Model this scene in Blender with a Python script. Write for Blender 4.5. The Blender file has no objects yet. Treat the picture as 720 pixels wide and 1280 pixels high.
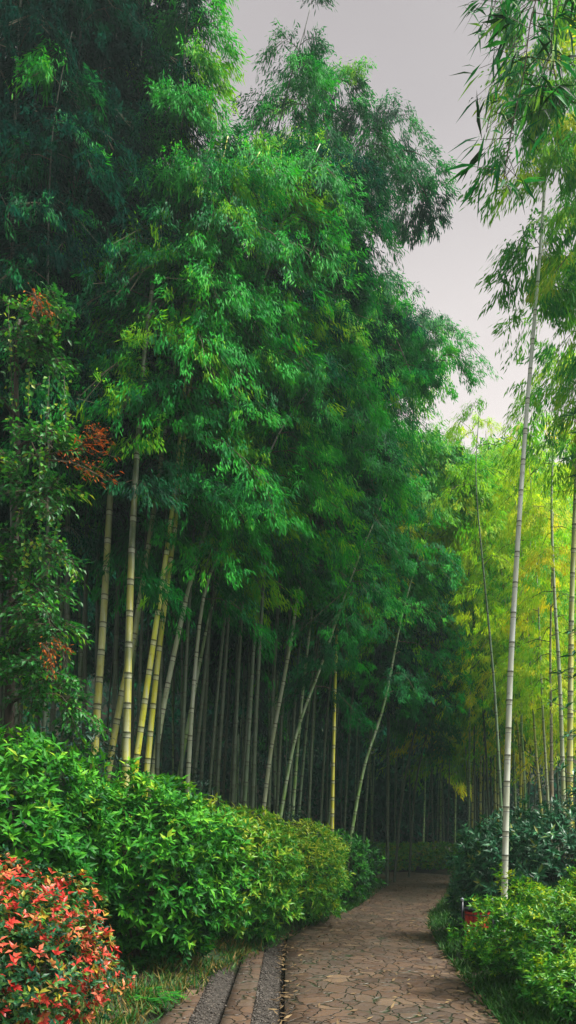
import bpy, math
import numpy as np
PI = math.pi
C = bpy.context.scene.collection
F, CX, HY, CZ = 900.0, 360.0, 1035.0, 1.6      # focal length and horizon of the photograph (720 wide)
RNG = np.random.default_rng(11)

def at(px, py, Y):
    return np.array([(px - CX) / F * Y, Y, CZ - (py - HY) / F * Y])
def nrm(v):
    v = np.asarray(v, float)
    return v / np.maximum(np.linalg.norm(v, axis=-1, keepdims=True), 1e-9)
def sstep(x):
    x = np.clip(x, 0, 1); return x * x * (3 - 2 * x)

# ------------------------------------------------------------------ mesh builder
class MB:
    def __init__(s): s.v = []; s.f = []; s.n = 0; s.a = []
    def add(s, V, faces, tint=0.0, mat=0):
        V = np.asarray(V, float).reshape(-1, 3)
        t = np.broadcast_to(np.asarray(tint, float), (len(V),)) if np.ndim(tint) == 0 else np.asarray(tint, float)
        s.v.append(V); s.a.append(t); s.f.append((np.asarray(faces, np.int64) + s.n, mat)); s.n += len(V)
    def leaves(s, pos, d, nor, ln, wd, tint, mat=0, fold=False, curl=0.0):
        N = len(pos); d = nrm(d); side = nrm(np.cross(d, nor)); up = np.cross(side, d)
        ln = np.broadcast_to(ln, (N,))[:, None]; wd = np.broadcast_to(wd, (N,))[:, None]
        tip = pos + d * ln - up * ln * curl
        mid = pos + d * ln * 0.42
        k = 5 if fold else 4
        V = np.empty((N, k, 3)); V[:, 0] = pos; V[:, 2] = tip
        V[:, 1] = mid + side * wd * .5; V[:, 3] = mid - side * wd * .5
        b = np.arange(N)[:, None] * k
        if fold:
            V[:, 1] += up * wd * .16; V[:, 3] += up * wd * .16; V[:, 4] = mid + d * ln * .05
            fc = np.concatenate([b + np.array([q]) for q in ([0, 1, 4], [1, 2, 4], [2, 3, 4], [3, 0, 4])])
        else:
            fc = b + np.array([[0, 1, 2, 3]])
        s.add(V, fc, np.repeat(tint, k), mat)
    def sticks(s, p0, p1, r0, r1, mat=0, tint=.5, n=3):
        p0 = np.atleast_2d(p0); p1 = np.atleast_2d(p1); N = len(p0)
        d = nrm(p1 - p0); ref = np.where(np.abs(d[:, 2:3]) > .9, [[1., 0, 0]], [[0, 0, 1.]])
        a = nrm(np.cross(d, ref)); b = np.cross(d, a)
        r0 = np.broadcast_to(r0, (N,))[:, None]; r1 = np.broadcast_to(r1, (N,))[:, None]
        V = np.empty((N, 2 * n, 3))
        for i in range(n):
            o = a * math.cos(2 * PI * i / n) + b * math.sin(2 * PI * i / n)
            V[:, i] = p0 + o * r0; V[:, n + i] = p1 + o * r1
        base = np.arange(N)[:, None] * 2 * n
        fc = np.concatenate([base + np.array([[i, (i + 1) % n, n + (i + 1) % n, n + i]]) for i in range(n)])
        s.add(V, fc, tint, mat)
    def tube(s, P, r, n=10, tint=None, mat=0, cap=True):
        P = np.asarray(P, float); K = len(P); r = np.broadcast_to(r, (K,))
        T = nrm(np.gradient(P, axis=0)); ref = np.array([0.13, 1., 0.07])
        a = nrm(np.cross(T, ref)); b = np.cross(T, a)
        ang = np.arange(n) * 2 * PI / n
        V = P[:, None] + (a[:, None] * np.cos(ang)[None, :, None] + b[:, None] * np.sin(ang)[None, :, None]) * r[:, None, None]
        i = np.arange(K - 1)[:, None] * n; j = np.arange(n)[None]; j2 = (j + 1) % n
        fc = np.stack([i + j, i + j2, i + n + j2, i + n + j], -1).reshape(-1, 4)
        s.add(V, fc, 0.0 if tint is None else np.repeat(tint, n), mat)
        if cap:
            s.f.append((np.arange(n)[None, ::-1] + s.n - K * n, mat)); s.f.append((np.arange(n)[None] + s.n - n, mat))
    def box(s, c, d, rz=0, mat=0, bev=.006):
        x, y, z = [q / 2 for q in d]; e = min(bev, x * .4, y * .4, z * .4)
        ring = lambda i, zz: [(-x + i, -y, zz), (x - i, -y, zz), (x, -y + i, zz), (x, y - i, zz), (x - i, y, zz), (-x + i, y, zz), (-x, y - i, zz), (-x, -y + i, zz)]
        ins = lambda zz: [(px * (1 - e / x), py * (1 - e / y), zz) for px, py, _ in ring(e, zz)]
        V = np.array(ins(-z) + ring(e, -z + e) + ring(e, z - e) + ins(z))
        cs, sn = math.cos(rz), math.sin(rz)
        V = np.stack([V[:, 0] * cs - V[:, 1] * sn, V[:, 0] * sn + V[:, 1] * cs, V[:, 2]], 1) + np.array(c)
        q = []
        for k in range(3):
            for i in range(8): q.append([k * 8 + i, k * 8 + (i + 1) % 8, k * 8 + 8 + (i + 1) % 8, k * 8 + 8 + i])
        s.add(V, q, 0.5, mat)
        s.f.append((np.arange(8)[None, ::-1] + s.n - 32, mat)); s.f.append((np.arange(8)[None] + s.n - 8, mat))
    def build(s, name, mats, parent=None, smooth=False, loc=None):
        V = np.concatenate(s.v); A = np.concatenate(s.a)
        if loc is not None: V = V - np.asarray(loc)
        me = bpy.data.meshes.new(name)
        tot = np.concatenate([np.full(len(f), f.shape[1]) for f, m in s.f])
        li = np.concatenate([f.ravel() for f, m in s.f]); mi = np.concatenate([np.full(len(f), m) for f, m in s.f])
        me.vertices.add(len(V)); me.vertices.foreach_set('co', V.ravel().astype(np.float32))
        me.loops.add(len(li)); me.loops.foreach_set('vertex_index', li.astype(np.int32))
        me.polygons.add(len(tot)); st = np.concatenate([[0], np.cumsum(tot)[:-1]])
        me.polygons.foreach_set('loop_start', st.astype(np.int32))
        me.polygons.foreach_set('material_index', mi.astype(np.int32))
        me.polygons.foreach_set('use_smooth', np.full(len(tot), smooth))
        me.update(calc_edges=True)
        at_ = me.attributes.new('tint', 'FLOAT', 'POINT'); at_.data.foreach_set('value', A.astype(np.float32))
        for m in (mats if isinstance(mats, (list, tuple)) else [mats]): me.materials.append(m)
        o = bpy.data.objects.new(name, me); C.objects.link(o)
        if parent: o.parent = parent
        elif loc is not None: o.location = loc
        return o

def tag(o, label=None, cat=None, group=None, kind=None):
    if label: o['label'] = label
    if cat: o['category'] = cat
    if group: o['group'] = group
    if kind: o['kind'] = kind
    return o
def thing(name, loc, label, cat, group=None):
    o = bpy.data.objects.new(name, None); C.objects.link(o); o.location = loc
    o.empty_display_size = .2
    return tag(o, label, cat, group)

# ------------------------------------------------------------------ materials
class NT:
    def __init__(s, name):
        s.m = bpy.data.materials.new(name); s.m.use_nodes = True; s.t = s.m.node_tree; s.t.nodes.clear()
        s.out = s('ShaderNodeOutputMaterial')
    def __call__(s, typ, ins=None, **kw):
        n = s.t.nodes.new(typ)
        for k, v in kw.items(): setattr(n, k, v)
        for k, v in (ins or {}).items():
            if hasattr(v, 'is_output') or isinstance(v, bpy.types.NodeSocket): s.t.links.new(v, n.inputs[k])
            else: n.inputs[k].default_value = v
        return n
    def ramp(s, fac, stops, interp='LINEAR'):
        n = s('ShaderNodeValToRGB', {'Fac': fac}); e = n.color_ramp.elements; n.color_ramp.interpolation = interp
        while len(e) < len(stops): e.new(.5)
        for q, (p, c) in zip(e, stops): q.position = p; q.color = (*c, 1)
        return n.outputs['Color']
    def mix(s, fac, a, b, bt='MIX'):
        n = s('ShaderNodeMix', data_type='RGBA', blend_type=bt)
        for i, v in ((0, fac), (6, a), (7, b)):
            if isinstance(v, bpy.types.NodeSocket): s.t.links.new(v, n.inputs[i])
            else: n.inputs[i].default_value = (*v, 1) if isinstance(v, tuple) and len(v) == 3 else v
        return n.outputs[2]
    def link(s, a, b): s.t.links.new(a, b)

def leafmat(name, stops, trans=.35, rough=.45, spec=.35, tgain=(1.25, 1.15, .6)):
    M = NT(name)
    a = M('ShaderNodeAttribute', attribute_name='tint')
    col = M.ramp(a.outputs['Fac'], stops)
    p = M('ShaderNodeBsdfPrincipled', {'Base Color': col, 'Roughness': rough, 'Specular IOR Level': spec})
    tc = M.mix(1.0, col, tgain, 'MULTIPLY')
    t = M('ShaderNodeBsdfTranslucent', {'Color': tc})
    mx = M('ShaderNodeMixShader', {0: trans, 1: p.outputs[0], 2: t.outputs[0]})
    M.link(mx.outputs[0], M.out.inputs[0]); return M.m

def culmmat(name, low, high, bloom=(.45, .5, .44), ring=.55):
    """tint: integer part 0..1 = height up the culm, +2 = dark node line, +4 = pale waxy ring"""
    M = NT(name)
    a = M('ShaderNodeAttribute', attribute_name='tint')
    f = a.outputs['Fac']
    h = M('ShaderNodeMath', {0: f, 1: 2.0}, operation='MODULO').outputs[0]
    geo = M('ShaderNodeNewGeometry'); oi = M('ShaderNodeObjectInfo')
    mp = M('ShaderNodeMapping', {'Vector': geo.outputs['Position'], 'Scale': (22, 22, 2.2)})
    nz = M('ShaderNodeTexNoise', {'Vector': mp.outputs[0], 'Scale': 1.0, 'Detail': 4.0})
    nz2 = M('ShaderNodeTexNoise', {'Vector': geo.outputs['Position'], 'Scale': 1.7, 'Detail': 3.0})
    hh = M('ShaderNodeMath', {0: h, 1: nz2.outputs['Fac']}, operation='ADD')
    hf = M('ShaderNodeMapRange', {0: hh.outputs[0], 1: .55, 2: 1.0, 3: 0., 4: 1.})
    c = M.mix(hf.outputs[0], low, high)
    c = M.mix(M('ShaderNodeMapRange', {0: nz.outputs['Fac'], 1: .45, 2: .75, 3: 0., 4: .68}).outputs[0], c, bloom)
    c = M.mix(M('ShaderNodeMapRange', {0: nz.outputs['Fac'], 1: .42, 2: .25, 3: 0., 4: .5}).outputs[0], c, tuple(q * .45 for q in low))
    n3 = M('ShaderNodeTexNoise', {'Vector': geo.outputs['Position'], 'Scale': 7.5, 'Detail': 7.0, 'Roughness': .7})
    c = M.mix(M('ShaderNodeMapRange', {0: n3.outputs['Fac'], 1: .56, 2: .66, 3: 0., 4: .55}).outputs[0], c, tuple(.5 * q + .5 * w for q, w in zip(bloom, low)))
    c = M.mix(M('ShaderNodeMapRange', {0: n3.outputs['Fac'], 1: .42, 2: .34, 3: 0., 4: .6}).outputs[0], c, (low[0] * .4, low[1] * .36, low[2] * .5))
    pale = M('ShaderNodeMath', {0: f, 1: 3.5}, operation='GREATER_THAN').outputs[0]
    line = M('ShaderNodeMath', {0: M('ShaderNodeMath', {0: f, 1: 1.6}, operation='GREATER_THAN').outputs[0], 1: pale}, operation='SUBTRACT').outputs[0]
    c = M.mix(M('ShaderNodeMath', {0: pale, 1: ring}, operation='MULTIPLY').outputs[0], c, (.6, .62, .52))
    c = M.mix(M('ShaderNodeMath', {0: line, 1: .8}, operation='MULTIPLY').outputs[0], c, (.05, .05, .03))
    rv = M('ShaderNodeMapRange', {0: oi.outputs['Random'], 1: 0., 2: 1., 3: .75, 4: 1.2})
    hs = M('ShaderNodeHueSaturation', {'Color': c, 'Value': rv.outputs[0]})
    p = M('ShaderNodeBsdfPrincipled', {'Base Color': hs.outputs[0], 'Roughness': .42, 'Specular IOR Level': .4})
    M.link(p.outputs[0], M.out.inputs[0]); return M.m

def barkmat(name, c1, c2, scale=9):
    M = NT(name); geo = M('ShaderNodeNewGeometry')
    mp = M('ShaderNodeMapping', {'Vector': geo.outputs['Position'], 'Scale': (1, 1, .25)})
    nz = M('ShaderNodeTexNoise', {'Vector': mp.outputs[0], 'Scale': scale, 'Detail': 6.0})
    c = M.ramp(nz.outputs['Fac'], [(.3, c1), (.7, c2)])
    bp = M('ShaderNodeBump', {'Height': nz.outputs['Fac'], 'Strength': .6, 'Distance': .03})
    p = M('ShaderNodeBsdfPrincipled', {'Base Color': c, 'Roughness': .85, 'Normal': bp.outputs[0]})
    M.link(p.outputs[0], M.out.inputs[0]); return M.m

def plainmat(name, col, rough=.5, metal=0., vary=.3, scale=14):
    M = NT(name); geo = M('ShaderNodeNewGeometry')
    nz = M('ShaderNodeTexNoise', {'Vector': geo.outputs['Position'], 'Scale': scale, 'Detail': 5.0})
    c = M.ramp(nz.outputs['Fac'], [(.3, tuple(q * (1 - vary) for q in col)), (.7, tuple(min(1, q * (1 + vary)) for q in col))])
    p = M('ShaderNodeBsdfPrincipled', {'Base Color': c, 'Roughness': rough, 'Metallic': metal})
    M.link(p.outputs[0], M.out.inputs[0]); return M.m

LM = {
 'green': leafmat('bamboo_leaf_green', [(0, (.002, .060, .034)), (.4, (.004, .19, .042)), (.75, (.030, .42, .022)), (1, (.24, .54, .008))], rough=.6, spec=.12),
 'deep': leafmat('bamboo_leaf_painted_shade', [(0, (.002, .034, .024)), (.5, (.003, .075, .036)), (.85, (.010, .23, .032)), (1, (.06, .36, .012))], trans=.22, rough=.8, spec=0.),  # darker copy of the green leaf, grove shade put into its colour
 'lime': leafmat('bamboo_leaf_lime', [(0, (.05, .36, .02)), (.4, (.20, .54, .022)), (.75, (.48, .68, .03)), (1, (.74, .70, .03))], trans=.5, rough=.6, spec=.15),
 'olive': leafmat('bamboo_leaf_olive', [(0, (.012, .13, .04)), (.45, (.04, .32, .04)), (.8, (.20, .50, .02)), (1, (.48, .58, .02))], trans=.45, rough=.6, spec=.15),
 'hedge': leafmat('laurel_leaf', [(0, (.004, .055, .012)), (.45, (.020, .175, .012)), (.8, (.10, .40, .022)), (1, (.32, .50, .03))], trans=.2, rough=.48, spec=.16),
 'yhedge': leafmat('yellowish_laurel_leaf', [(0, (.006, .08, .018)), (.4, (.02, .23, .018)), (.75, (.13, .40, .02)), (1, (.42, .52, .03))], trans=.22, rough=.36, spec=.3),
 'bright': leafmat('golden_shrub_leaf', [(0, (.006, .07, .014)), (.4, (.02, .18, .012)), (.75, (.12, .36, .010)), (1, (.40, .50, .012))], trans=.3, rough=.4),
 'glossy': leafmat('dark_glossy_leaf', [(0, (.005, .045, .022)), (.5, (.014, .11, .045)), (.85, (.04, .20, .07)), (1, (.25, .30, .05))], trans=.12, rough=.42, spec=.4),
 'blue': leafmat('bluish_leaf', [(0, (.006, .035, .028)), (.5, (.012, .07, .045)), (1, (.03, .13, .06))], trans=.2),
 'tree': leafmat('broad_tree_leaf', [(0, (.008, .07, .022)), (.5, (.020, .20, .028)), (.85, (.08, .36, .02)), (1, (.26, .38, .02))], trans=.35),
 'rust': leafmat('withered_leaf', [(0, (.22, .055, .012)), (.5, (.38, .10, .018)), (1, (.46, .20, .03))], trans=.3, rough=.7, spec=.1, tgain=(1.2, .9, .6)),
 'red': leafmat('red_young_leaf', [(0, (.42, .022, .018)), (.4, (.62, .055, .040)), (.75, (.62, .16, .085)), (1, (.54, .30, .07))], trans=.25, rough=.35, tgain=(1.2, .9, .8)),
 'photinia': leafmat('photinia_green_leaf', [(0, (.008, .055, .03)), (.5, (.02, .13, .04)), (.85, (.12, .26, .03)), (1, (.42, .32, .03))], trans=.2, rough=.42, spec=.3),
 'grass': leafmat('grass_blade', [(0, (.010, .06, .012)), (.5, (.02, .12, .014)), (.8, (.06, .16, .02)), (1, (.26, .17, .05))], trans=.3, rough=.6),
 'near': leafmat('near_bamboo_leaf', [(0, (.010, .04, .015)), (.35, (.012, .14, .05)), (.7, (.03, .26, .05)), (1, (.22, .48, .06))], trans=.35, rough=.55, spec=.12),
}
CM = {
 'yellow': culmmat('culm_yellow_green', (.54, .52, .07), (.30, .36, .16)),
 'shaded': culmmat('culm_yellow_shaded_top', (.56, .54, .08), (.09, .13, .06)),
 'gold': culmmat('culm_golden', (.56, .54, .02), (.42, .46, .04)),
 'green': culmmat('culm_green', (.13, .26, .04), (.12, .22, .08), ring=.3),
 'grey': culmmat('culm_grey_green', (.30, .36, .13), (.34, .40, .30)),
 'white': culmmat('culm_pale_waxy', (.46, .50, .38), (.52, .58, .55), (.5, .55, .53)),
 'dull': culmmat('culm_dull_dark', (.042, .075, .034), (.05, .08, .05), (.08, .11, .085), .06),
 'slate': culmmat('culm_slate', (.10, .19, .075), (.12, .18, .12), (.17, .22, .19), .15),
 'brown': culmmat('culm_brownish', (.26, .19, .09), (.22, .20, .14)),
}
TWIG = barkmat('twig_bark', (.035, .03, .015), (.09, .08, .04), 20)
BARK = barkmat('tree_bark', (.02, .016, .012), (.07, .055, .04))
STEM = barkmat('shrub_stem_bark', (.02, .018, .012), (.06, .05, .03), 20)

# ------------------------------------------------------------------ ground, path
def pix_ground(px, py):
    Y = F * CZ / (py - HY); return ((px - CX) / F * Y, Y)
PR = [(1.72, -4)] + [(1.72, 3.0)] + [pix_ground(*q) for q in ((630, 1285), (590, 1235), (556, 1190), (538, 1160), (541, 1145), (559, 1120), (567, 1102), (570, 1095))]
PL = [(-.03, -4)] + [(-.03, 3.0)] + [(-.03, pix_ground(0, q)[1]) for q in (1280, 1230, 1190)] + [pix_ground(*q) for q in ((361, 1166), (400, 1150), (440, 1130), (474, 1109), (481, 1101))]
PRa, PLa = np.array(PR), np.array(PL)
xR = lambda y: np.interp(y, PRa[:, 1], PRa[:, 0])
xL = lambda y: np.interp(y, PLa[:, 1], PLa[:, 0])
VERGE = np.array([(-2.75, -4), (-2.1, 3), (-1.34, 5.8), (-.86, 8.0), (-.03, 11.0), (.56, 12.5), (1.35, 15.2), (2.5, 19.7), (3.0, 22.2)])
xV = lambda y: np.interp(y, VERGE[:, 1], VERGE[:, 0])     # where the planted left verge begins
def gh(x, y):
    x = np.asarray(x, float); y = np.asarray(y, float)
    dl = np.maximum(0, xV(y) - x); dr = np.maximum(0, x - xR(y))
    far = sstep((y - 27) / 30) + 11 * sstep((y - 44) / 26) + 16 * sstep((y - 42) / 22) * sstep((3 - x) / 10) + 9 * sstep((-x - 12) / 13) + 7 * sstep((x - 18) / 16)
    side = np.where(y < 26, 1, 1 - sstep((y - 26) / 3) * .6)
    z = (.10 * sstep(dl / .35) + .62 * sstep((dl - .2) / 3.2) + .035 * np.maximum(0, dl - 3.5)) * np.where(y < 20, 1, 1 - sstep((y - 20) / 1.5))
    z = z + (.07 * sstep(dr / .3) + .35 * sstep((dr - .3) / 3)) * side + far * np.where(far > 1, 1, .8)
    inside = (dl <= 0) & (dr <= 0)
    return np.where(inside & (y < 28), -.14, z - .015)

def ground():
    xs = np.concatenate([[-300, -120, -60, -35, -25], np.arange(-18, -4, .5), np.arange(-4, 8, .12), np.arange(8, 20, .5), [25, 35, 60, 120, 300]])
    ys = np.concatenate([[-200, -60, -20, -8], np.arange(-4, 26, .15), np.arange(26, 60, 1.5), [70, 100, 160, 400]])
    X, Y = np.meshgrid(xs, ys)
    Z = gh(X, Y)
    turn = (Y > 21.6) & (Y < 27) & (X < 5.6)
    Z = np.where(turn, -.14, Z)
    n1 = np.sin(X * 3.1 + 1.3 * np.sin(Y * 2.3)) * np.sin(Y * 2.7 + X) * .02
    Z = Z + np.where(Z > -.1, n1, 0)
    nx, ny = len(xs), len(ys)
    i = np.arange(ny - 1)[:, None] * nx; j = np.arange(nx - 1)[None]
    fc = np.stack([i + j, i + j + 1, i + nx + j + 1, i + nx + j], -1).reshape(-1, 4)
    M = NT('soil_and_moss'); geo = M('ShaderNodeNewGeometry')
    a = M('ShaderNodeTexNoise', {'Vector': geo.outputs['Position'], 'Scale': 1.4, 'Detail': 8.0})
    b = M('ShaderNodeTexNoise', {'Vector': geo.outputs['Position'], 'Scale': 26., 'Detail': 6.0})
    soil = M.ramp(b.outputs['Fac'], [(.3, (.012, .010, .006)), (.55, (.045, .032, .018)), (.72, (.11, .075, .04))])
    moss = M.ramp(b.outputs['Fac'], [(.3, (.008, .02, .006)), (.7, (.02, .06, .015))])
    c = M.mix(M('ShaderNodeMapRange', {0: a.outputs['Fac'], 1: .42, 2: .62, 3: 0., 4: 1.}).outputs[0], soil, moss)
    bp = M('ShaderNodeBump', {'Height': b.outputs['Fac'], 'Strength': .7, 'Distance': .04})
    p = M('ShaderNodeBsdfPrincipled', {'Base Color': c, 'Roughness': .95, 'Normal': bp.outputs[0]})
    M.link(p.outputs[0], M.out.inputs[0])
    mb = MB(); mb.add(np.stack([X, Y, Z], -1), fc)
    tag(mb.build('ground', M.m, smooth=True), 'dark leaf-littered soil under the bamboo', 'ground', kind='structure')

def stonemat():
    M = NT('crazy_paving'); geo = M('ShaderNodeNewGeometry')
    wn = M('ShaderNodeTexNoise', {'Vector': geo.outputs['Position'], 'Scale': 2.6, 'Detail': 3.0})
    ws = M('ShaderNodeVectorMath', {0: wn.outputs['Color'], 1: (.5, .5, .5)}, operation='SUBTRACT')
    wc = M('ShaderNodeVectorMath', {0: ws.outputs[0], 'Scale': .42}, operation='SCALE')
    wp = M('ShaderNodeVectorMath', {0: geo.outputs['Position'], 1: wc.outputs[0]}, operation='ADD')
    mp = M('ShaderNodeMapping', {'Vector': wp.outputs[0], 'Scale': (1.0, .85, 0)})
    ve = M('ShaderNodeTexVoronoi', {'Vector': mp.outputs[0], 'Scale': 5.6, 'Randomness': 1.0}, feature='DISTANCE_TO_EDGE')
    vc = M('ShaderNodeTexVoronoi', {'Vector': mp.outputs[0], 'Scale': 5.6, 'Randomness': 1.0}, feature='F1')
    sx = M('ShaderNodeSeparateColor', {0: vc.outputs['Color']})
    stone = M.ramp(sx.outputs[0], [(0, (.052, .031, .020)), (.3, (.090, .050, .030)), (.6, (.135, .083, .050)), (.85, (.09, .063, .045)), (1, (.22, .145, .085))])
    fn = M('ShaderNodeTexNoise', {'Vector': geo.outputs['Position'], 'Scale': 14., 'Detail': 8.0, 'Roughness': .65})
    stone = M.mix(M('ShaderNodeMapRange', {0: fn.outputs['Fac'], 1: .35, 2: .7, 3: 0., 4: .75}).outputs[0], stone, (.07, .05, .04))
    bn = M('ShaderNodeTexNoise', {'Vector': geo.outputs['Position'], 'Scale': .9, 'Detail': 5.0})
    stone = M.mix(M('ShaderNodeMapRange', {0: bn.outputs['Fac'], 1: .45, 2: .68, 3: 0., 4: .55}).outputs[0], stone, (.06, .05, .04))
    jn = M('ShaderNodeMapRange', {0: ve.outputs['Distance'], 1: .004, 2: .05, 3: 0., 4: 1.})
    joint = M.mix(M('ShaderNodeMapRange', {0: bn.outputs['Fac'], 1: .42, 2: .56, 3: 0., 4: .9}).outputs[0], (.034, .023, .015), (.016, .034, .010))
    c = M.mix(jn.outputs[0], joint, stone)
    hgt = M('ShaderNodeMath', {0: jn.outputs[0], 1: M('ShaderNodeMath', {0: fn.outputs['Fac'], 1: .5}, operation='MULTIPLY').outputs[0]}, operation='ADD')
    bp = M('ShaderNodeBump', {'Height': M('ShaderNodeMath', {0: hgt.outputs[0], 1: M('ShaderNodeMath', {0: sx.outputs[1], 1: .7}, operation='MULTIPLY').outputs[0]}, operation='ADD').outputs[0], 'Strength': .9, 'Distance': .022})
    ro = M('ShaderNodeMapRange', {0: fn.outputs['Fac'], 1: .3, 2: .7, 3: .34, 4: .75})
    p = M('ShaderNodeBsdfPrincipled', {'Base Color': c, 'Roughness': ro.outputs[0], 'Normal': bp.outputs[0]})
    M.link(p.outputs[0], M.out.inputs[0]); return M.m
STONE = stonemat()

def ribbon(pairs, zfun, n_across=8, sub=6, skirt=.13):
    L = np.array([p[0] for p in pairs], float); Rr = np.array([p[1] for p in pairs], float)
    t = np.arange(len(pairs)); tt = np.linspace(0, len(pairs) - 1, (len(pairs) - 1) * sub + 1)
    li = np.stack([np.interp(tt, t, L[:, k]) for k in (0, 1)], 1); ri = np.stack([np.interp(tt, t, Rr[:, k]) for k in (0, 1)], 1)
    s = np.linspace(0, 1, n_across + 1)
    XY = li[:, None] * (1 - s)[None, :, None] + ri[:, None] * s[None, :, None]
    Z = zfun(s)[None] + np.zeros(XY.shape[:2])
    V = np.concatenate([XY, Z[..., None]], -1)
    lo = V[:, :1].copy(); lo[..., 2] -= skirt; hi = V[:, -1:].copy(); hi[..., 2] -= skirt
    V = np.concatenate([lo, V, hi], 1); K, n = V.shape[:2]
    i = np.arange(K - 1)[:, None] * n; j = np.arange(n - 1)[None]
    return V, np.stack([i + j, i + j + 1, i + n + j + 1, i + n + j], -1).reshape(-1, 4)

def paths():
    ys = [-4, 0, 3, 5, 6, 7, 8, 9, 10, 11, 11.8, 12.5, 13.3, 14.2, 15.2, 16.5, 18, 19.7, 21, 22.2]
    pairs = [((float(xL(y)), y), (float(xR(y)), y)) for y in ys]
    pairs += [((2.7, 22.9), (5.5, 24.4)), ((1.5, 23.2), (4.4, 26.2)), ((-1, 23.4), (-1, 26.4)), ((-8, 22.5), (-8, 25.4))]
    mb = MB(); V, f = ribbon(pairs, lambda s: .02 * np.sin(PI * s)); mb.add(V, f)
    tag(mb.build('path', STONE, smooth=True), 'brown crazy-paved stone path winding into the grove', 'path', kind='structure')
    # slab strip and two pebbled gutters along the near left side
    mb = MB(); yy = [-4, 0, 3, 5, 7, 9.3]
    V, f = ribbon([((-.55, y), (-.31, y)) for y in yy], lambda s: .0 * s + .012, 3); mb.add(V, f)
    V, f = ribbon([((-1.35 + .05 * max(0, y), y), (-.83, y)) for y in [-4, 0, 3, 5, 7.2]], lambda s: .0 * s + .008, 3); mb.add(V, f)
    tag(mb.build('paving_strip', STONE, smooth=True), 'narrow strip of paving between the pebbled gutters', 'paving', kind='structure')
    M = NT('set_pebbles'); geo = M('ShaderNodeNewGeometry')
    v = M('ShaderNodeTexVoronoi', {'Vector': geo.outputs['Position'], 'Scale': 26., 'Randomness': .8})
    sx = M('ShaderNodeSeparateColor', {0: v.outputs['Color']})
    c = M.ramp(sx.outputs[0], [(0, (.03, .024, .02)), (.5, (.05, .042, .036)), (1, (.08, .068, .06))])
    dk = M('ShaderNodeMapRange', {0: v.outputs['Distance'], 1: .25, 2: .5, 3: 0., 4: 1.})
    c = M.mix(dk.outputs[0], c, (.03, .025, .02))
    bp = M('ShaderNodeBump', {'Height': v.outputs['Distance'], 'Strength': .9, 'Distance': .03}, invert=True)
    p = M('ShaderNodeBsdfPrincipled', {'Base Color': c, 'Roughness': .7, 'Normal': bp.outputs[0]})
    M.link(p.outputs[0], M.out.inputs[0])
    mb = MB(); prof = lambda s: -.005 - .105 * sstep(s) ** 1.0
    V, f = ribbon([((-.305, y), (-.035, y)) for y in [-4, 0, 3, 5, 7, 9, 10.9]], prof, 8, skirt=.02); mb.add(V, f)
    V, f = ribbon([((-.825, y), (-.555, y)) for y in [-4, 0, 3, 5, 7, 8.3]], prof, 8, skirt=.02); mb.add(V, f)
    tag(mb.build('pebble_gutter', M.m, smooth=True), 'sunken grey pebble gutters beside the stone path', 'gutter', kind='structure')

# ------------------------------------------------------------------ bamboo
def spline(P, n):
    P = np.asarray(P, float); K = len(P)
    Q = np.concatenate([[2 * P[0] - P[1]], P, [2 * P[-1] - P[-2]]])
    out = []
    for i in range(K - 1):
        p0, p1, p2, p3 = Q[i:i + 4]; u = np.linspace(0, 1, 24, endpoint=False)[:, None]
        out.append(.5 * ((2 * p1) + (-p0 + p2) * u + (2 * p0 - 5 * p1 + 4 * p2 - p3) * u ** 2 + (-p0 + 3 * p1 - 3 * p2 + p3) * u ** 3))
    out = np.concatenate(out + [P[-1:]])
    s = np.concatenate([[0], np.cumsum(np.linalg.norm(np.diff(out, axis=0), axis=1))])
    q = np.linspace(0, s[-1], n)
    return np.stack([np.interp(q, s, out[:, k]) for k in range(3)], 1), s[-1]

def culm_mesh(P, r0, sides=10, gap=.3, fine=True):
    crv, Ln = spline(P, 200); pos = []; d = .15; k = 0
    while d < Ln - .05:
        pos.append(d); k += 1
        u = d / Ln
        d += gap * (.55 + .75 * math.sin(PI * min(1, .12 + u * .9)))
    S, RR, T = [0.], [1.05], [0.]
    for d in pos:
        if fine:
            for o, q, b in ((-.075, 1., 0), (-.055, 1., 4), (-.012, 1.01, 4), (-.008, 1.07, 2), (.006, 1.07, 2), (.012, 1.0, 0)): S.append(d + o); RR.append(q); T.append(b)
        else:
            for o, q, b in ((-.05, 1., 0), (-.012, 1.05, 2), (.012, 1.05, 2), (.03, 1., 0)): S.append(d + o); RR.append(q); T.append(b)
    S.append(Ln); RR.append(1.); T.append(0.)
    S = np.clip(np.array(S), 0, Ln); u = S / Ln
    q = np.linspace(0, Ln, 200); pts = np.stack([np.interp(S, q, crv[:, k]) for k in range(3)], 1)
    keep = np.concatenate([[True], np.diff(S) > 1e-4]); 
    rad = r0 * (1 - .86 * u ** 1.25) * np.array(RR)
    tint = np.minimum(u, .999) + np.array(T)
    mb = MB(); mb.tube(pts[keep], rad[keep], sides, tint[keep]); return mb, crv, Ln

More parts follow.
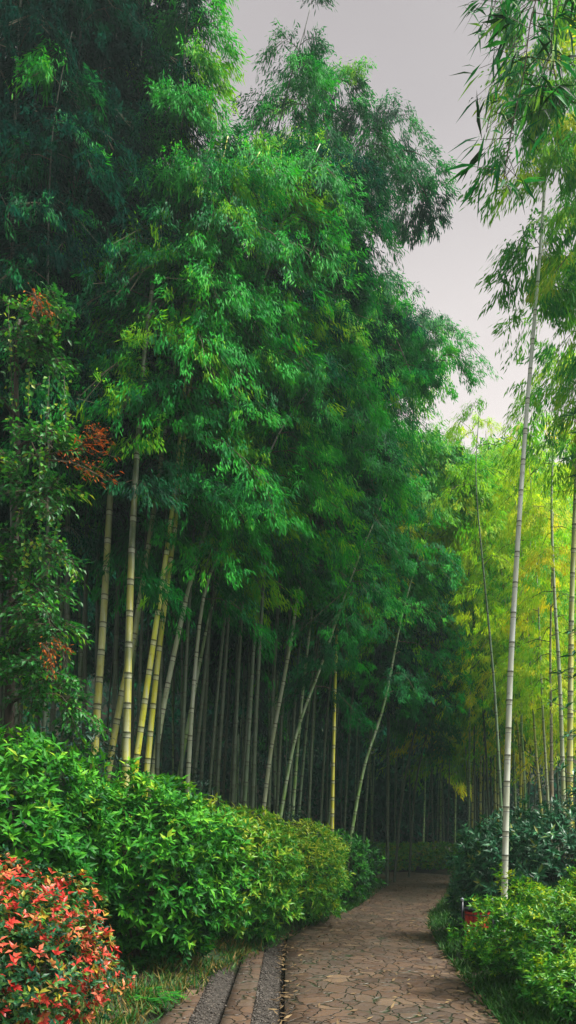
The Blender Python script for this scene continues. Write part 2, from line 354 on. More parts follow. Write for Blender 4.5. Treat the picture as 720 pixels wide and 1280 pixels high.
def crown_mesh(crv, Ln, rng, t0=.45, nb=50, L=1.6, nt=14, nl=14, ll=.098, lw=.0165, tint=.4, tvar=.2, droop=.92, flat=.06, tilt=None, spread=.30, hang=.8, wood=True, endl=.35):
    mb = MB(); n = len(crv); nb = max(8, int(nb * .42)); nt = int(nt * 2.0); nl = int(nl * 2.35)
    for i in range(nb):
        u = t0 + (1 - t0) * (i + rng.random()) / nb
        f = (u - t0) / (1 - t0)
        p0 = crv[min(n - 1, int(u * (n - 1)))]
        prof = (.6 + .4 * sstep(f / .35)) * (1 - (1 - endl) * max(0, (f - .5) / .5))
        l = 1.08 * L * prof * rng.uniform(.65, 1.2)
        az = i * 2.4 + rng.normal(0, .5)
        out = np.array([math.cos(az), math.sin(az), 0.])
        if tilt is not None: out = nrm(out + np.array([tilt[0], tilt[1], 0]))
        perp = np.array([-out[1], out[0], 0]); e = rng.uniform(.15, .75)
        s = .18 + .82 * rng.random(nt) ** .7; s[0] = 1.
        w = rng.normal(0, 1, nt) * spread * l * (.35 + .65 * s); w[0] = 0
        cur = lambda s, w: p0 + out * (l * s * math.cos(e))[:, None] + perp * w[:, None] + np.array([0, 0, 1.]) * (l * s * math.sin(e) - droop * l * s ** 2 - .45 * w ** 2 / l)[:, None]
        tw = cur(s, w) + rng.normal(0, flat * l, (nt, 3)) * np.array([.4, .4, 1.])
        td = nrm(out * .8 + perp * np.sign(w)[:, None] * .6 + rng.normal(0, .35, (nt, 3)) - np.array([0, 0, .35]) - np.array([0, 0, .5]) * s[:, None])
        a = rng.random((nt, nl, 1))
        jit = rng.normal(0, ll * .35, (nt, nl, 3))
        pos = (tw[:, None] + td[:, None] * (a * ll * 2.2) + jit).reshape(-1, 3)
        d = (td[:, None] + rng.normal(0, .40, (nt, nl, 3)) - np.array([0, 0, hang])).reshape(-1, 3)
        nor = np.array([0, 0, 1.]) + out * .5 + rng.normal(0, .36, (nt * nl, 3))
        bt = tint + rng.normal(0, tvar)
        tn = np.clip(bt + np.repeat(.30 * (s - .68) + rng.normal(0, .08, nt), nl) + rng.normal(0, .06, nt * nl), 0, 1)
        N = nt * nl
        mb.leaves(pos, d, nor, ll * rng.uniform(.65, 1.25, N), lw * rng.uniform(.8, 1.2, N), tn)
        if wood:
            ss = np.linspace(0, 1, 5); line = cur(ss, ss * 0)
            rr = .010 * (1 - .8 * ss) * min(1.6, L / 1.4)
            mb.sticks(line[:-1], line[1:], rr[:-1], rr[1:], 1)
            root = cur(s * .72, w * .3); k = min(nt, 6)
            mb.sticks(root[:k], tw[:k], .004, .0025, 1)
    return mb

NB = [0]
def bamboo(pts, Y, r, cm, lm, label, group, dY=0., crown=True, base=None, fine=True, seed=None, clabel=None, **kw):
    """pts: pixel positions up the culm as in the photograph, lowest first; Y: distance; dY: how much the tip moves away"""
    NB[0] += 1; rng = np.random.default_rng(1000 + NB[0] if seed is None else seed)
    ys = Y + dY * np.linspace(0, 1, len(pts)) ** 2
    W = [at(a, b, y) for (a, b), y in zip(pts, ys)]
    p, q = W[0], W[1]
    d = (q - p) / max(.2, (q - p)[2])
    z0 = float(gh(p[0], p[1])) - .05
    for _ in range(3):
        b = p + d * (z0 - p[2]) * .85; b[2] = z0; z0 = float(gh(b[0], b[1])) - .05
    if p[2] - z0 > .3: W = [b] + W
    else: W[0] = np.array([p[0], p[1], z0])
    root = W[0].copy()
    T = thing('bamboo', root, label, 'bamboo', group)
    mb, crv, Ln = culm_mesh(W, r, 10 if fine else 6, fine=fine)
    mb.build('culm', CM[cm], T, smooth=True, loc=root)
    if crown:
        m = crown_mesh(crv, Ln, rng, **kw)
        m.build('crown', [LM[lm], TWIG], T, loc=root)
    return T

G_L = 'tall bamboos along the left edge'
def hero_left():
    B = lambda *a, **k: bamboo(*a, group=G_L, **k)
    few = dict(nb=34, nt=13, nl=13, L=1.2)
    B([(118, 945), (130, 760), (143, 520), (150, 380), (163, 180), (190, 20)], 9.0, .052, 'yellow', 'green', 'yellow-green bamboo with the lowest left base, leftmost thick culm above the hedge', dY=3., t0=.36, tint=.42, **few)
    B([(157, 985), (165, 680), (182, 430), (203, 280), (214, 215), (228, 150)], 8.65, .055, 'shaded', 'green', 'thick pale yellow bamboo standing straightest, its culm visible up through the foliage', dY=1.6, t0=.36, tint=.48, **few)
    B([(133, 980), (150, 880), (170, 780), (192, 640), (215, 480), (240, 320), (262, 180)], 9.3, .050, 'yellow', 'green', 'yellow bamboo with grey upper culm leaning behind the straightest one', t0=0.57, tint=.4, nb=34, L=1.4)
    B([(166, 985), (185, 850), (215, 640), (235, 450), (262, 280), (285, 170)], 9.2, .047, 'gold', 'green', 'bright golden green bamboo just right of the straightest culm', t0=0.55, tint=.5, nb=36, L=1.5)
    B([(181, 990), (198, 820), (221, 640), (245, 430), (285, 260), (325, 190)], 9.4, .046, 'gold', 'green', 'deep yellow bamboo, right one of the close golden pair', t0=0.55, tint=.5, nb=36, L=1.5)
    B([(189, 985), (205, 880), (235, 740), (265, 630), (300, 480), (345, 300), (400, 180)], 10.0, .045, 'grey', 'green', 'grey-green bamboo slanting right beside the golden pair', t0=0.57, tint=.55, nb=44, L=1.6)
    B([(234, 990), (242, 860), (254, 750), (275, 690), (305, 640), (350, 540), (400, 470)], 10.0, .040, 'grey', 'green', 'grey-green bamboo bending sharply right at mid height', t0=0.57, tint=.6, nb=40, L=1.3)
    B([(222, 980), (240, 880), (262, 770), (290, 660), (330, 520), (390, 430)], 10.6, .036, 'green', 'green', 'thin fresh green bamboo slanting behind the sharply bending one', t0=0.57, tint=.5, nb=36, L=1.4)
    B([(150, 985), (163, 850), (185, 680), (210, 520), (240, 330), (265, 160)], 9.9, .040, 'green', 'green', 'half-hidden green bamboo squeezed between the two thick yellow culms', t0=0.57, tint=.35, nb=30, L=1.4)
    B([(250, 1000), (258, 860), (264, 740), (280, 560), (310, 360), (350, 200)], 11.2, .034, 'dull', 'green', 'thin dark bamboo standing upright right of the bending one', t0=.5, tint=.35, nb=40, L=1.6)
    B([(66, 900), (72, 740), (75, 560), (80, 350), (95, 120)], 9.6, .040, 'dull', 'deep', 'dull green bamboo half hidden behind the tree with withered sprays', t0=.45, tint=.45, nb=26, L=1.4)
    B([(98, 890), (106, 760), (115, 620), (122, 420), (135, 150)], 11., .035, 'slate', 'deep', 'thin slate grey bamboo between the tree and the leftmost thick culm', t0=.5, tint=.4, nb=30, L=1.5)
    # mid grove, over the second half of the hedge
    B([(305, 1020), (312, 900), (322, 740), (340, 560), (370, 380), (420, 250)], 12.0, .038, 'slate', 'green', 'slate grey bamboo rising over the middle of the hedge', t0=0.51, tint=.45, nb=50, L=1.6)
    B([(328, 1025), (340, 930), (362, 810), (390, 640), (430, 450), (480, 330)], 12.6, .040, 'grey', 'green', 'pale leaning bamboo over the middle of the hedge', t0=0.51, tint=.5, nb=56, L=1.6)
    B([(349, 1030), (370, 920), (404, 825), (440, 720), (490, 600)], 13.0, .038, 'green', 'green', 'green bamboo slanting strongly right over the middle hedge', t0=.5, tint=.4, nb=36, L=1.4)
    B([(365, 1030), (375, 900), (388, 780), (410, 600), (450, 420)], 14, .036, 'green', 'green', 'thin green bamboo between two leaning culms over the hedge', t0=0.51, tint=.4, nb=44, L=1.6)
    B([(415, 1045), (417, 930), (421, 800), (432, 640), (465, 480), (520, 400)], 14.5, .040, 'gold', 'green', 'straight yellow bamboo above the far end of the hedge', t0=0.51, tint=.5, nb=56, L=1.7)
    B([(438, 1050), (455, 960), (480, 880), (505, 760), (540, 640)], 16, .042, 'green', 'green', 'leaning green bamboo past the last shrub of the hedge', t0=0.51, tint=.45, nb=40, L=1.6)
    B([(484, 1095), (485, 960), (487, 820), (495, 680), (520, 560)], 20, .050, 'dull', 'deep', 'dark bamboo standing where the path bends left', t0=.42, tint=.4, nb=44, L=2.0, ll=.17, lw=.036)
    B([(494, 1090), (505, 980), (530, 860), (550, 740), (575, 650)], 21, .040, 'dull', 'green', 'dark slim bamboo leaning right at the bend of the path', t0=.45, tint=.5, nb=40, L=2.0, ll=.17, lw=.036)
    B([(512, 1085), (520, 980), (545, 860), (560, 700)], 23, .040, 'dull', 'green', 'slender dark bamboo leaning over the far low hedge', t0=.45, tint=.4, nb=36, L=2.0, ll=.17, lw=.036)
    # the arching crowns; lowest leaf tints paint in shadow of the central mass
    A = dict(nl=15, nt=16)
    B([(290, 1015), (300, 800), (318, 520), (345, 280), (385, 130), (430, 100), (470, 150)], 11.6, .038, 'dull', 'green', 'tallest arching bamboo whose plume tops the central mass against the sky', dY=1., t0=.50, tint=.36, nb=95, L=1.35, **A)
    B([(335, 1025), (345, 800), (370, 500), (410, 270), (465, 160), (505, 190), (530, 250)], 13, .038, 'dull', 'green', 'bamboo arching furthest right over the sky with drooping tip', t0=.5, tint=.27, nb=105, L=1.5, **A)
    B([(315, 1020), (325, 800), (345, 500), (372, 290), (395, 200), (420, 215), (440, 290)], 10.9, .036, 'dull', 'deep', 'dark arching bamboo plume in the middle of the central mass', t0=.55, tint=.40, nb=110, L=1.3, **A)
    B([(270, 1005), (285, 780), (305, 480), (332, 240), (360, 110), (380, 40), (390, 0)], 11, .033, 'dull', 'green', 'slim bamboo with a thin sparse tip against the grey sky', t0=.55, tint=.5, nb=70, L=.9, nt=10, nl=13)
    B([(360, 1030), (375, 800), (405, 590), (440, 460), (490, 400), (530, 410), (560, 455)], 14.5, .036, 'dull', 'green', 'bamboo arching right in the second, lower plume against the sky', t0=.45, tint=.4, nb=105, L=1.6, **A)
    B([(385, 1035), (398, 800), (425, 620), (460, 490), (510, 410), (555, 420)], 16, .036, 'dull', 'green', 'bamboo topping the second lower plume', dY=1, t0=.45, tint=.6, nb=95, L=1.6, **A)
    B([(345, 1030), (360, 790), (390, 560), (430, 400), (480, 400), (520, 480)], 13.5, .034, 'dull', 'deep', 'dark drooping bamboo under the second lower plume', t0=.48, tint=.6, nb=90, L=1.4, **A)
    B([(240, 1000), (262, 780), (285, 520), (310, 330), (350, 220), (400, 260), (430, 360)], 10.6, .032, 'dull', 'green', 'bright drooping bamboo crown in front of the central mass', t0=.5, tint=.6, nb=85, L=1.2, **A)
    B([(260, 1005), (280, 780), (305, 560), (340, 420), (390, 400), (430, 500)], 10.8, .030, 'dull', 'green', 'lime-tipped bamboo hanging over the middle of the grove', t0=0.54, tint=.7, nb=75, L=1.2, **A)
    B([(300, 1020), (320, 790), (350, 620), (390, 520), (440, 530), (470, 620)], 12., .030, 'dull', 'green', 'low drooping bamboo crown shading the middle hedge', t0=0.54, tint=.5, nb=75, L=1.3, **A)
    B([(400, 1040), (412, 860), (440, 690), (490, 580), (540, 570), (590, 650)], 17, .034, 'dull', 'olive', 'fresh green bamboo arching toward the yellow grove', t0=0.51, tint=.65, nb=90, L=1.7, ll=.15, lw=.034, **A)
    B([(430, 1045), (440, 880), (460, 740), (500, 660), (540, 680)], 18.5, .034, 'dull', 'deep', 'dark bamboo drooping low over the bend of the path', t0=0.49, tint=.6, nb=80, L=1.8, ll=.16, lw=.036, **A)
    B([(455, 1045), (468, 880), (490, 730), (525, 610), (560, 570), (600, 600)], 21, .036, 'slate', 'lime', 'light yellow-green bamboo arching under the sky gap', t0=.55, tint=.4, nb=80, L=1.9, ll=.13, lw=.024, **A)
    B([(410, 1045), (425, 860), (450, 700), (485, 590), (530, 550), (565, 590)], 18, .036, 'slate', 'olive', 'light green bamboo arching just left of the light yellow-green one', t0=.52, tint=.55, nb=80, L=1.7, ll=.12, lw=.022, **A)
    # upper left mass; its shade is painted in as very dark leaf tints
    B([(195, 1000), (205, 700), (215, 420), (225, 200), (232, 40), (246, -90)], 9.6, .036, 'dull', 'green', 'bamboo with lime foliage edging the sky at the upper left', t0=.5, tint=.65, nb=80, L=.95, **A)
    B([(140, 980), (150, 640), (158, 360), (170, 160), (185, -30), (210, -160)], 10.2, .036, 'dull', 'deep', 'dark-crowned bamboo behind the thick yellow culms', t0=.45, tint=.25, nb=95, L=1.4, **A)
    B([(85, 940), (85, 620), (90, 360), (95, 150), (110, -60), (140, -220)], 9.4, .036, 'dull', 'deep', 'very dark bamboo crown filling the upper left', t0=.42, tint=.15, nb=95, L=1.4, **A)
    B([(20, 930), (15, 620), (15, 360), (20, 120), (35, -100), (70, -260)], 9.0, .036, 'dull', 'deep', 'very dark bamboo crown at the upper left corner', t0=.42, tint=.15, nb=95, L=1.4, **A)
    B([(55, 930), (60, 620), (60, 330), (64, 190), (74, 110), (90, 40)], 8.6, .028, 'dull', 'green', 'bamboo with lit fan sprays standing out of the dark upper left', t0=.50, tint=.36, nb=44, L=.85, nl=11, nt=10)
    B([(225, 995), (240, 700), (262, 420), (285, 300), (310, 210), (350, 230)], 10.0, .032, 'dull', 'green', 'bamboo with yellow-tinged foliage left of the central mass', t0=.5, tint=.65, nb=75, L=1.2, **A)
    B([(170, 990), (180, 720), (195, 500), (215, 380), (250, 330), (280, 420)], 9.6, .028, 'dull', 'green', 'bamboo with layered fans of foliage right of the pale straight culm', t0=0.52, tint=.5, nb=55, L=1.2, **A)

# skyline of the foliage in the photograph, used to keep the fill below it
YT = np.array([(-400, -300), (150, -300), (230, 100), (290, 270), (400, 140), (470, 180), (540, 280), (580, 450), (610, 620), (660, 560), (720, 540), (1200, 520)])
def fill():
    rng = np.random.default_rng(5)
    k = 0
    while k < 70:      # deep in the left grove
        Y = rng.uniform(14.5, 31); bx = rng.uniform(-250 if Y < 18 else -60, 560)
        x = (bx - CX) / F * Y
        if x > float(xV(min(Y, 22))) - 1.2 and Y < 23: continue
        if Y < 14 and bx > 330: continue
        if 21.5 < Y < 27.5: continue
        lean = rng.uniform(-25, 150) * 14 / Y; tx = bx + lean * 1.4
        if tx > 610: continue
        ty = np.interp(tx, YT[:, 0], YT[:, 1]) + rng.uniform(70, 330)
        ty = max(ty, HY - (17.5 - CZ) * F / Y)
        by = HY - (float(gh(x, Y)) - CZ) * F / Y
        pts = [(bx, by), (bx + lean * .25, by + (ty - by) * .4), (bx + lean * .65, by + (ty - by) * .8), (tx, ty)]
        cm = ['dull', 'slate', 'slate', 'dull', 'green', 'slate'][rng.integers(6)]
        s = max(1., Y / 16)
        bamboo(pts, Y, rng.uniform(.024, .038), cm, ('deep' if rng.random() < .6 else 'green') if tx < 430 else ['olive', 'green', 'olive', 'deep'][rng.integers(4)], 'slender bamboo deep in the shade of the left grove, behind the front culms', 'bamboos deep in the left grove',
               fine=False, t0=rng.uniform(.44, .58), nb=48, L=1.6 * s ** .5, nt=11, nl=9, ll=.16 * s, lw=.038 * s, tint=.4, wood=False)
        k += 1
    k = 0
    while k < 34:      # bare lower culms showing between, far back
        Y = rng.uniform(27.5, 44); bx = rng.uniform(250, 700); x = (bx - CX) / F * Y
        by = HY - (float(gh(x, Y)) - CZ) * F / Y
        lean = rng.normal(4, 14); ty = rng.uniform(640, 760)
        pts = [(bx, by), (bx + lean * .4, by + (ty - by) * .5), (bx + lean, ty)]
        bamboo(pts, Y, rng.uniform(.04, .055), ['slate', 'dull', 'slate', 'green'][rng.integers(4)], 'deep' if bx < 540 else 'olive', 'faint far bamboo beyond the bend of the path', 'far bamboos beyond the bend',
               fine=False, t0=.5, nb=30, L=2.4, nt=10, nl=8, ll=.3, lw=.075, tint=.45, wood=False)
        k += 1

def upper_left():  # leaf tint near black puts the shade of this corner into the colour
    rng = np.random.default_rng(15)
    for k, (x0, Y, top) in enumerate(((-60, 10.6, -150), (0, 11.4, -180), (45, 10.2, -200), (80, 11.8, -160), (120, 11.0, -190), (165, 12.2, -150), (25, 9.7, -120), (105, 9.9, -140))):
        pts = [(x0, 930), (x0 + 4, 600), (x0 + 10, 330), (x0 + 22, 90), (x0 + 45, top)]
        bamboo(pts, Y, .036, 'dull', 'deep', 'bamboo with shade painted into its leaves, massed in the upper left of the grove', 'dark bamboos of the upper left', seed=300 + k, fine=False, t0=.38, nb=80, L=1.3, nt=13, nl=12, ll=.12, lw=.027, tint=.05, tvar=.10, wood=False)

G_R = 'bamboos along the right of the path'
def hero_right():
    B = lambda *a, **k: bamboo(*a, group=G_R, **k)
    B([(631, 1095), (634, 960), (640, 800), (655, 560), (668, 400), (679, 260), (688, 80), (690, -120)], 9.1, .042, 'white', 'olive', 'tall pale waxy bamboo rising alone beside the path out of the dark shrub', t0=.62, tint=.55, nb=34, L=.75, nt=10, nl=10, ll=.12, lw=.024)
    B([(627, 1020), (618, 860), (605, 720), (595, 600), (600, 500)], 14.0, .034, 'slate', 'lime', 'thin dark bamboo leaning left behind the pale waxy one', t0=.55, tint=.5, nb=14, L=.9, nt=8, nl=10)
    B([(712, 1015), (713, 880), (715, 740), (722, 560), (735, 300), (740, 60)], 11.5, .052, 'yellow', 'olive', 'thick yellow-green bamboo nearest the right edge', t0=.5, tint=.6, nb=44, L=1.1, nt=10, nl=10, ll=.12, lw=.024)
    B([(705, 1020), (700, 860), (692, 720), (690, 600), (700, 420)], 13.0, .045, 'grey', 'lime', 'pale grey-green bamboo leaning left beside the thick yellow one', t0=.5, tint=.5, nb=30, L=1.3)
    B([(690, 1025), (689, 900), (688, 800), (692, 640)], 15, .045, 'brown', 'lime', 'brownish bamboo behind the pale leaning one at right', t0=.5, tint=.55, nb=36, L=1.5)
    B([(686, 1022), (682, 950), (678, 880), (670, 700), (660, 560)], 16, .034, 'grey', 'lime', 'thin whitish bamboo left of the brownish one', t0=.45, tint=.6, nb=36, L=1.6)
    B([(678, 1025), (671, 950), (666, 880), (655, 720), (640, 590)], 17, .036, 'yellow', 'lime', 'yellow bamboo leaning left behind the right-hand shrubs', t0=.4, tint=.7, nb=44, L=1.7)
    B([(658, 1025), (655, 960), (652, 880), (660, 700), (690, 560)], 18, .036, 'green', 'lime', 'short-looking fresh green bamboo right of the pale waxy one', t0=.4, tint=.6, nb=44, L=1.8)
    B([(657, 1020), (648, 920), (640, 850), (625, 700), (600, 560), (570, 520)], 19, .040, 'gold', 'lime', 'golden bamboo slanting left just behind the pale waxy one', t0=.45, tint=.65, nb=60, L=1.9)
    B([(645, 1030), (642, 940), (641, 850), (650, 650), (670, 520)], 21, .040, 'green', 'lime', 'green bamboo half hidden by the pale waxy culm', t0=.45, tint=.5, nb=50, L=2.)
    B([(586, 1055), (587, 940), (588, 840), (600, 680), (630, 570)], 20, .036, 'slate', 'lime', 'grey bamboo left of the pale waxy one, leftmost of a loose trio', t0=.5, tint=.4, nb=46, L=1.9)
    B([(594, 1050), (593, 960), (592, 850), (585, 740), (570, 640)], 21.5, .034, 'dull', 'olive', 'dark bamboo in the middle of a loose trio beside the path', t0=.5, tint=.4, nb=40, L=1.9)
    B([(604, 1045), (605, 950), (607, 860), (620, 700), (650, 580)], 22, .036, 'dull', 'lime', 'dark bamboo, rightmost of a loose trio beside the path', t0=.5, tint=.5, nb=46, L=2.)
    # crowns hanging in from the right edge
    B([(800, 1080), (795, 800), (780, 500), (755, 250), (725, 110), (690, 70), (665, 130)], 8.5, .045, 'green', 'olive', 'bamboo crown hanging into the top right corner', t0=.55, tint=.5, nb=64, L=.8, nt=13, nl=13, ll=.095, lw=.019, hang=1.3)
    B([(850, 1080), (840, 700), (815, 350), (775, 170), (725, 160), (690, 230)], 9.5, .045, 'green', 'olive', 'lower bamboo spray drooping at the upper right beside the sky', t0=.55, tint=.64, nb=58, L=.8, nt=12, nl=12, ll=.095, lw=.019, hang=1.3)
    B([(830, 1080), (815, 800), (790, 540), (755, 380), (705, 330), (675, 370)], 10.5, .045, 'green', 'olive', 'bamboo spray drooping in front of the pale waxy culm', t0=.6, tint=.62, nb=64, L=.8, nt=12, nl=12, ll=.10, lw=.02, hang=1.2)
    B([(860, 1080), (850, 700), (800, 260), (740, 20), (700, -30), (650, -10)], 10, .045, 'green', 'olive', 'bamboo crown leaving the photo at the top right', t0=.6, tint=.52, nb=56, L=.95, nt=13, nl=13, ll=.095, lw=.024, hang=1.3)
    rng = np.random.default_rng(9)
    for k in range(44):       # the yellow grove behind
        Y = rng.uniform(16, 34); bx = rng.uniform(575, 800) if Y < 26 else rng.uniform(540, 800)
        x = (bx - CX) / F * Y
        if x < float(xR(min(Y, 24))) + 1.0 and Y < 28: x = float(xR(min(Y, 24))) + rng.uniform(1, 4); bx = CX + x * F / Y
        lean = rng.uniform(-110, 50) * 16 / Y; tx = max(bx + lean, 500 + rng.uniform(0, 60))
        ty = np.interp(tx, [400, 520, 600, 640, 700, 900], [600, 570, 510, 480, 470, 440]) + rng.uniform(10, 260)
        by = HY - (float(gh(x, Y)) - CZ) * F / Y; s = max(1., Y / 17)
        pts = [(bx, by), (bx + (tx - bx) * .2, by + (ty - by) * .4), (bx + (tx - bx) * .6, by + (ty - by) * .8), (tx, ty)]
        bamboo(pts, Y, rng.uniform(.032, .045), ['green', 'yellow', 'slate', 'gold', 'dull'][rng.integers(5)], 'lime' if rng.random() < .75 else 'olive', 'yellow-leaved bamboo in the bright grove behind the right-hand culms', 'bamboos of the bright right-hand grove',
               fine=False, t0=rng.uniform(.32, .5), nb=42, L=1.7 * s ** .5, nt=8, nl=6, ll=.15 * s, lw=.034 * s, tint=.55, tvar=.25, wood=False)

def near_spray():
    """branch of a bamboo just outside the right edge, hanging close to the camera"""
    rng = np.random.default_rng(3); Y = 3.2
    root = np.array([2.35, 3.5, float(gh(2.35, 3.5))])
    T = thing('bamboo', root, 'close hanging bamboo branch with long dark and bright leaves at the top right', 'bamboo', G_R)
    W = [root, root + [.05, .0, 2.5], root + [.0, 0, 4.5], root + [-.1, 0, 6.5]]
    mb, crv, Ln = culm_mesh(W, .035, 10); mb.build('culm', CM['green'], T, smooth=True, loc=root)
    tops = [[(735, -160), (690, -60), (665, 20), (655, 90), (640, 160), (628, 235)], [(740, -120), (700, 0), (690, 60), (700, 130)], [(720, -140), (650, -60), (625, 10), (612, 60)], [(690, -50), (640, 60), (618, 120), (608, 165)]]
    m = MB()
    for bi, br in enumerate(tops):
        crv2, l = spline([at(a, b, Y + .25 * bi) for a, b in br], 60)
        if bi == 0: crv2 = np.concatenate([spline([np.array([2.3, 3.5, 5.9]), crv2[0]], 12)[0], crv2])
        m.sticks(crv2[:-1], crv2[1:], .0032, .0028, 1)
        n = 44 if bi == 0 else 26
        for k in range(n):
            u = .12 + .88 * (k + .5) / n if bi else .3 + .7 * (k + .5) / n
            p = crv2[int(u * (len(crv2) - 1))]
            sd = nrm(rng.normal(0, 1, 3) * [1, .7, .25] + [0, 0, -.25])
            e = p + sd * rng.uniform(.06, .16); m.sticks(p, e, .0016, .0012, 1)
            q = rng.integers(3, 6)
            d = sd * .9 + rng.normal(0, .55, (q, 3)) + [0, 0, -.35]
            t = np.clip(rng.choice([.0, .35, .5, .7, .95], q, p=[.30, .30, .20, .12, .08]) + rng.normal(0, .05, q), 0, 1)
            m.leaves(e + rng.normal(0, .012, (q, 3)), d, rng.normal(0, .5, (q, 3)) + [0, -.5, .8], rng.uniform(.08, .17, q), rng.uniform(.013, .021, q), t, fold=True, curl=.12)
    m.build('branch', [LM['near'], TWIG], T, loc=root)

# ------------------------------------------------------------------ shrubs
def shrub(name, c, rad, zt, nros, per, ll, lw, lm, label, cat='shrub', group=None, tint=.5, tvar=.16, up=.5, seed=0, lump=.16, boxy=2.2, core=.35, lm2=None, share2=0., extra=None, topbias=0.):
    """c: (x, y) on the ground; rad: (rx, ry); zt: height of the top above sea level; rosettes of leaves over a lumpy outline"""
    rng = np.random.default_rng(seed + 70)
    z0 = float(gh(c[0], c[1])); H = zt - z0
    root = np.array([c[0], c[1], z0]); cen = root + [0, 0, H * .5]
    T = thing(name, root, label, cat, group)
    m = MB()
    def surf(n, rr):
        d = nrm(rng.normal(0, 1, (n, 3)))
        k = (np.abs(d) ** boxy).sum(1) ** (-1 / boxy)
        ph = d * 3.1
        w = 1 + lump * (np.sin(ph[:, 0] * 2.1 + seed) * np.sin(ph[:, 1] * 1.9 + 1 + seed) + .6 * np.sin(ph[:, 2] * 3.3 + ph[:, 0] * 2.7 + seed * 2))
        return d, cen + d * (k * w * rr)[:, None] * np.array([rad[0], rad[1], H * .5])
    for layer, (n, lo, hi) in enumerate(((nros, .9, 1.06), (int(nros * core), .55, .88))):
        d, p = surf(n, rng.uniform(lo, hi, n))
        ok = p[:, 2] > z0 + .05; d, p = d[ok], p[ok]; n = len(p)
        ax = nrm(d + np.array([0, 0, up]) + rng.normal(0, .25, (n, 3)))
        a1 = nrm(np.cross(ax, rng.normal(0, 1, (n, 3)))); a2 = np.cross(ax, a1)
        th = rng.random((n, 1)) * 6.28 + np.arange(per)[None] * (6.28 / per * 1.0) + rng.normal(0, .25, (n, per))
        opn = rng.uniform(.5, 1.25, (n, per))
        ld = ax[:, None] * np.cos(opn)[..., None] + (a1[:, None] * np.cos(th)[..., None] + a2[:, None] * np.sin(th)[..., None]) * np.sin(opn)[..., None]
        ld = ld - np.array([0, 0, .18])
        pos = p[:, None] + ax[:, None] * (rng.random((n, per, 1)) - .5) * ll * .8
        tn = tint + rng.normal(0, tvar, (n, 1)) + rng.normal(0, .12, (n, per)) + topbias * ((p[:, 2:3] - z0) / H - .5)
        nor = ax[:, None] + 0 * ld + rng.normal(0, .15, (n, per, 3))
        L_ = ll * rng.uniform(.6, 1.2, (n, per)) * (1 if layer == 0 else 1.1); W_ = lw * rng.uniform(.8, 1.15, (n, per))
        sel2 = (rng.random(n) < share2 * (1 if layer == 0 else .1)) if lm2 else np.zeros(n, bool)
        for q, mat in ((~sel2, 0), (sel2, 2)):
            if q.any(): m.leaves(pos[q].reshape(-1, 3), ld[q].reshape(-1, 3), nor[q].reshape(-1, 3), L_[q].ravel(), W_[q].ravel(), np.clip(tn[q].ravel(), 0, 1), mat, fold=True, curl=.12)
    o = m.build('foliage', [LM[lm], STEM, LM[lm2 or lm]], T, loc=root)
    s = MB()
    ns = 9
    d, p = surf(ns * 6, .8); p = p[p[:, 2] > z0 + H * .3]
    for k in range(ns):
        b = root + np.array([rng.normal(0, rad[0] * .22), rng.normal(0, rad[1] * .22), -.08])
        mid = b + np.array([rng.normal(0, rad[0] * .2), rng.normal(0, rad[1] * .2), H * .45])
        P, _ = spline([b, mid, mid + np.array([rng.normal(0, rad[0] * .3), rng.normal(0, rad[1] * .3), H * .3])], 10)
        s.tube(P, np.linspace(.016, .006, 10), 6)
    mids = root + np.stack([rng.normal(0, rad[0] * .2, len(p)), rng.normal(0, rad[1] * .2, len(p)), np.full(len(p), H * .35)], 1)
    s.sticks(mids, p, .007, .003)
    s.build('stem', STEM, T, loc=root)
    return T

